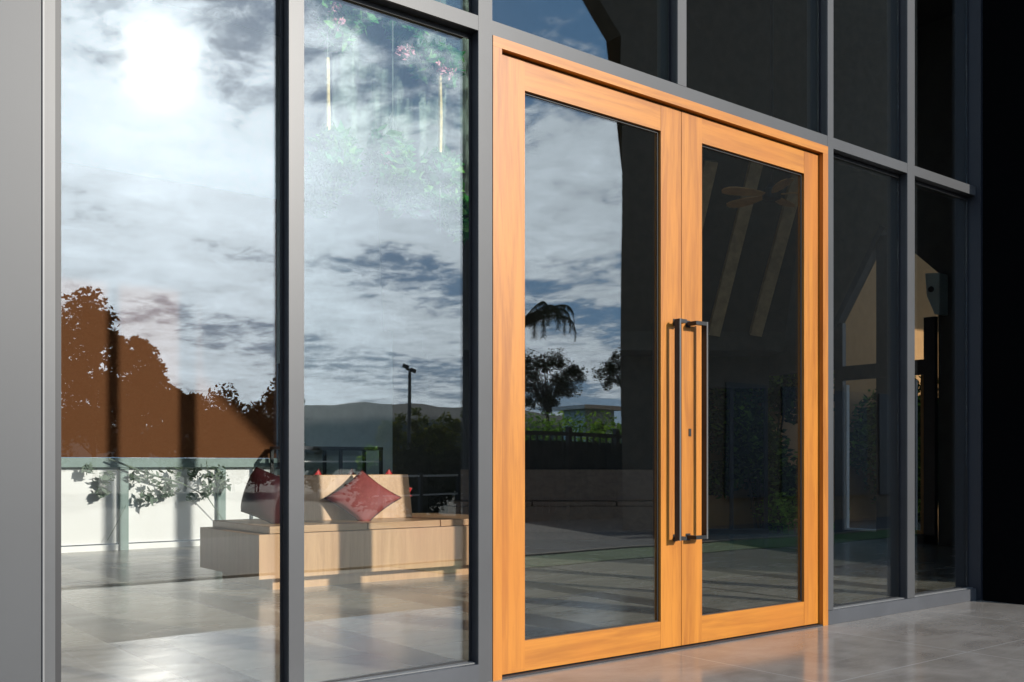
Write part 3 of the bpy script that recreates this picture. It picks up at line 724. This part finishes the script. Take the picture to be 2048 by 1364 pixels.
def tree(label, cx, cy, h, rx, leafm, n, seed, crown0=.35, size=.10, group=None, kind='dense', name='tree'):
    t = thing(name, label, 'tree', (cx, cy, -.1), group)
    rnd = random.Random(seed); tm = MB()
    zc = h*crown0
    tm.tube([(cx, cy, -.1), (cx+.05, cy, zc*.6), (cx+.02, cy+.05, zc), (cx, cy, h*.8)], [.16*h/8, .12*h/8, .09*h/8, .03*h/8], 8)
    cz = (h+zc)/2; rz = (h-zc)/2
    bl = blob(cx, cy, cz, rx*.85, rx*.85, rz*.9, 34 if kind == 'dense' else 26, seed, rx*.34, .25)
    for c in bl[::3]:
        tm.tube([(cx, cy, zc+(c[2]-zc)*.35), ((cx+c[0])/2, (cy+c[1])/2, c[2]*.55+zc*.45), c[:3]], [.05*h/8, .035*h/8, .012], 5)
    tm.build('trunk', 'bark', t)
    leaves(bl, n, 1.0, size, seed).build('crown', leafm, t)
    return t
GT = 'dark trees mirrored in the left pane'
for i, (x, y, h, r_, lab) in enumerate(((9.9, -39.5, 9.0, 2.3, 'tallest dark tree mirrored at the left edge of the left pane'), (11.6, -38.3, 8.1, 1.7, 'second tall dark tree from the left in the left pane'),
     (12.7, -37.4, 6.6, 1.5, 'middle dark tree on the slope of crowns in the left pane'), (13.6, -36.7, 5.5, 1.3, 'lower dark tree right of the middle one in the left pane'),
     (14.4, -36.1, 4.4, 1.1, 'lowest dark tree ending the descending row in the left pane'))):
    tree(lab, x, y, h, r_, 'leaf_dark', 7500, 41+i, .10, .12, GT)
GS = 'dark bushes beyond the road in the left pane'
for i, (x, y, h, lab) in enumerate(((15.2, -35.4, 4.05, 'rounded dark bush just right of the descending trees'), (16.0, -34.8, 4.46, 'taller dark bush in the middle of the left pane hedge'),
     (16.8, -34.2, 3.78, 'low dark bush near the right of the left pane'), (17.5, -33.6, 4.86, 'dark bush at the right edge of the left pane'))):
    shrub('bush', lab, 'bush', x, y, .9, .8, h, 'leaf_dark', 3200, 51+i, .11, GS, rr=.46)
shrub('bush', 'dark bush mirrored at the left of the second pane hedge', 'bush', 18.6, -32.7, .8, .6, 1.9, 'leaf_dark', 1400, 56, .1, GS)
GO = 'olive green trees mirrored in the second pane'
for i, (x, y, h, lab) in enumerate(((21.2, -30.8, 3.1, 'olive green tree just left of the lamp post'), (22.0, -30.1, 3.5, 'olive green tree just right of the lamp post'), (22.9, -29.4, 3.2, 'olive tree second from the right in the second pane'),
     (23.7, -28.8, 3.9, 'taller olive tree at the right edge of the second pane'))):
    tree(lab, x, y, h, .85, 'leaf_olive', 2600, 61+i, .12, .085, GO)
shrub('round_bush', 'bright green clipped round bush mirrored above the display table', 'bush', 13.02, -18.9, .36, .36, 1.95, 'leaf_lime', 1500, 71, .05, rr=.16)
# umbrella shaped trees
def umbrella_tree(label, cx, cy, crowns, seed):
    t = thing('umbrella_tree', label, 'tree', (cx, cy, -.1), 'feathery flat crowned trees mirrored in the door glass')
    tm = MB(); allc = []
    zt = max(c[2] for c in crowns)
    tm.tube([(cx, cy, -.1), (cx+.06, cy, 1.8), (cx-.03, cy, 3.0), (cx, cy, zt-.2)], [.10, .08, .06, .03], 8)
    for (x, y, z, rx, rz, n) in crowns:
        bl = blob(x, y, z, rx, rx*.8, rz, n, seed+int(z*10), .30, .45); allc += bl
        for c in bl[::2]: tm.tube([(cx, cy, z-rz*1.1), ((cx+c[0])/2, (cy+c[1])/2, z-.1), c[:3]], [.03, .02, .008], 5)
    tm.build('trunk', 'bark', t)
    leaves(allc, 560*len(allc)//2, 1.15, .040, seed, flat=.5).build('crown', 'leaf_dark', t)
umbrella_tree('rounded feathery tree mirrored low at the left of the door glass', 25.9, -27.05, [(25.85, -27.05, 4.30, 1.70, 1.15, 70)], 81)
# palm with drooping fronds
px_, py_, pz_ = 25.1, -27.65, 6.75
t = thing('palm_tree', 'palm with drooping fronds mirrored above the rounded tree in the door glass', 'palm tree', (px_, py_, -.1))
MB().tube([(px_-.1, py_, -.1), (px_-.05, py_, 2.5), (px_, py_, 5), (px_, py_, pz_)], [.13, .10, .08, .07], 10).build('trunk', 'bark', t)
rp = random.Random(5)
for i in range(17):
    a = i*2*math.pi/17+rp.uniform(-.15, .15); d = Vector((math.cos(a), math.sin(a), 0)); sd_ = Vector((-d.y, d.x, 0))
    Lh = rp.uniform(1.7, 2.4); up_ = rp.uniform(.45, .95); pts = []
    for k in range(15):
        u = k/14; pts.append(Vector((px_, py_, pz_))+d*Lh*math.sin(u*1.75)/math.sin(1.57)*.95+Vector((0, 0, up_*math.sin(u*2.2)-1.15*u**2.6)))
    fm = MB(); fm.tube(pts, [.022*(1-.7*k/14) for k in range(15)], 5)
    for k in range(1, 15):
        for m_ in range(6):
            p = pts[k-1].lerp(pts[k], m_/6)
            for sg in (-1, 1):
                ll = .50*(1-.40*k/14)*rp.uniform(.8, 1.2); tip = p+sd_*sg*ll*.62+Vector((rp.uniform(-.04, .04), rp.uniform(-.04, .04), -ll*.75)); ax = (pts[k]-pts[k-1]).normalized()*.018
                fm.add([p-ax, p+ax, tip], [(0, 1, 2)])
    fm.build('frond', 'leaf_dark', t)
umbrella_tree('smaller feathery tree mirrored beside the dark building in the door glass', 28.4, -25.1, [(28.4, -25.1, 4.6, 1.25, .85, 26)], 83)
# clipped hedge, kiosk, railing, lamp
t = thing('hedge', 'sunlit clipped hedge mirrored above the railings in the door glass', 'hedge', (14.6, -13.3, -.1))
leaves([(13.2+i*.12, -13.9+i*.08, .45+.62*((i*7) % 3), .45) for i in range(34)], 9000, 1.0, .05, 91).build('foliage', 'leaf_lime', t)
hs = MB()
for i in range(7): hs.tube([(13.3+i*.6, -13.85+i*.4, -.1), (13.35+i*.6, -13.85+i*.4, 1.4)], [.03, .015], 6)
hs.build('stem', 'bark', t)
k_ = thing('white_kiosk', 'small pale blue and white kiosk mirrored behind the railings', 'kiosk', (17.5, -15.4, -.1))
kb = MB(); kb.box(17.0, 18.0, -15.9, -15.0, -.1, 2.35, 0); kb.build('wall', 'blue_white', k_)
MB().box(16.8, 18.2, -16.1, -14.8, 2.351, 2.45).build('roof', 'white_paint', k_); MB().box(17.3, 17.65, -14.999, -14.96, .0, 2.0).build('door', 'black_metal', k_)
t = thing('railing', 'dark metal railing mirrored across the lower door glass', 'railing', (12.6, -9.63, -.1))
rl = MB(); P0, P1 = Vector((7.2, -10.0, 0)), Vector((10.9, -7.05, 0))
P0 = Vector((8.6, -9.6, 0)); P1 = Vector((11.0, -9.6, 0))
MB().box(10.6, 14.6, -9.66, -9.60, 1.45, 1.52).build('top_rail', 'side_black', t); MB().box(10.6, 14.6, -9.66, -9.60, .05, .10).build('bottom_rail', 'side_black', t)
MB().box(10.62, 14.58, -9.75, -9.70, -.05, 1.36).build('board_panel', 'side_black', t)
for i in range(27): x = 10.62+i*.15; MB().box(x, x+.03, -9.645, -9.615, .1, 1.45).build('baluster', 'side_black', t)
for x in (11.65, 12.8, 13.95): MB().box(x, x+.09, -9.68, -9.59, -.1, 1.62).build('post', 'side_black', t)
t = thing('flood_lamp', 'dark floodlight on a tall pole mirrored in the second pane', 'lamp post', (16.15, -21.95, -.1))
MB().tube([(16.15, -21.95, -.1), (16.15, -21.95, 2.0), (16.15, -21.95, 3.75)], [.075, .06, .05], 10).build('pole', 'galv', t)
MB().tube([(16.06, -22.01, 3.84), (16.24, -21.89, 3.76)], .04, 8).build('arm', 'galv', t)
hd = MB(); hd.bar((15.98, -22.08, 3.94), (16.13, -21.98, 3.86), .14, .11); hd.build('lamp_head', 'side_black', t, bevel=.01)
hd = MB(); hd.bar((16.17, -21.95, 3.82), (16.32, -21.85, 3.74), .14, .11); hd.build('lamp_head', 'side_black', t, bevel=.01)
am = MB(); am.tube([(60, -80, -.1), (60, -80, 9.6)], .12, 6); am.tube([(59.4, -80, 7), (60.6, -80, 7)], .05, 5); am.tube([(59.6, -80, 8.2), (60.4, -80, 8.2)], .05, 5)
tag(am.build('radio_mast', 'galv'), 'thin radio mast on the skyline right of the lamp post', 'mast')
shrub('dark_hedge', 'dark hedge mirrored behind the lamp post in the second pane', 'hedge', 11.4, -14.0, 2.0, .4, 1.30, 'leaf_dark', 8000, 95, .06, stems=7, rr=.4)
# white low guard rail across the road
t = thing('guard_rail', 'white horizontal guard rail mirrored low in the second pane', 'guard rail', (11, -12.6, -.1))
MB().box(9.5, 13.4, -12.63, -12.6, .72, .76).build('rail', 'white_paint', t)
MB().box(9.5, 13.4, -12.63, -12.6, .36, .39).build('rail', 'white_paint', t)
for i in range(5): MB().box(9.6+i*.9, 9.66+i*.9, -12.66, -12.57, -.1, .80).build('post', 'side_black', t)
print('objects', len(bpy.data.objects))
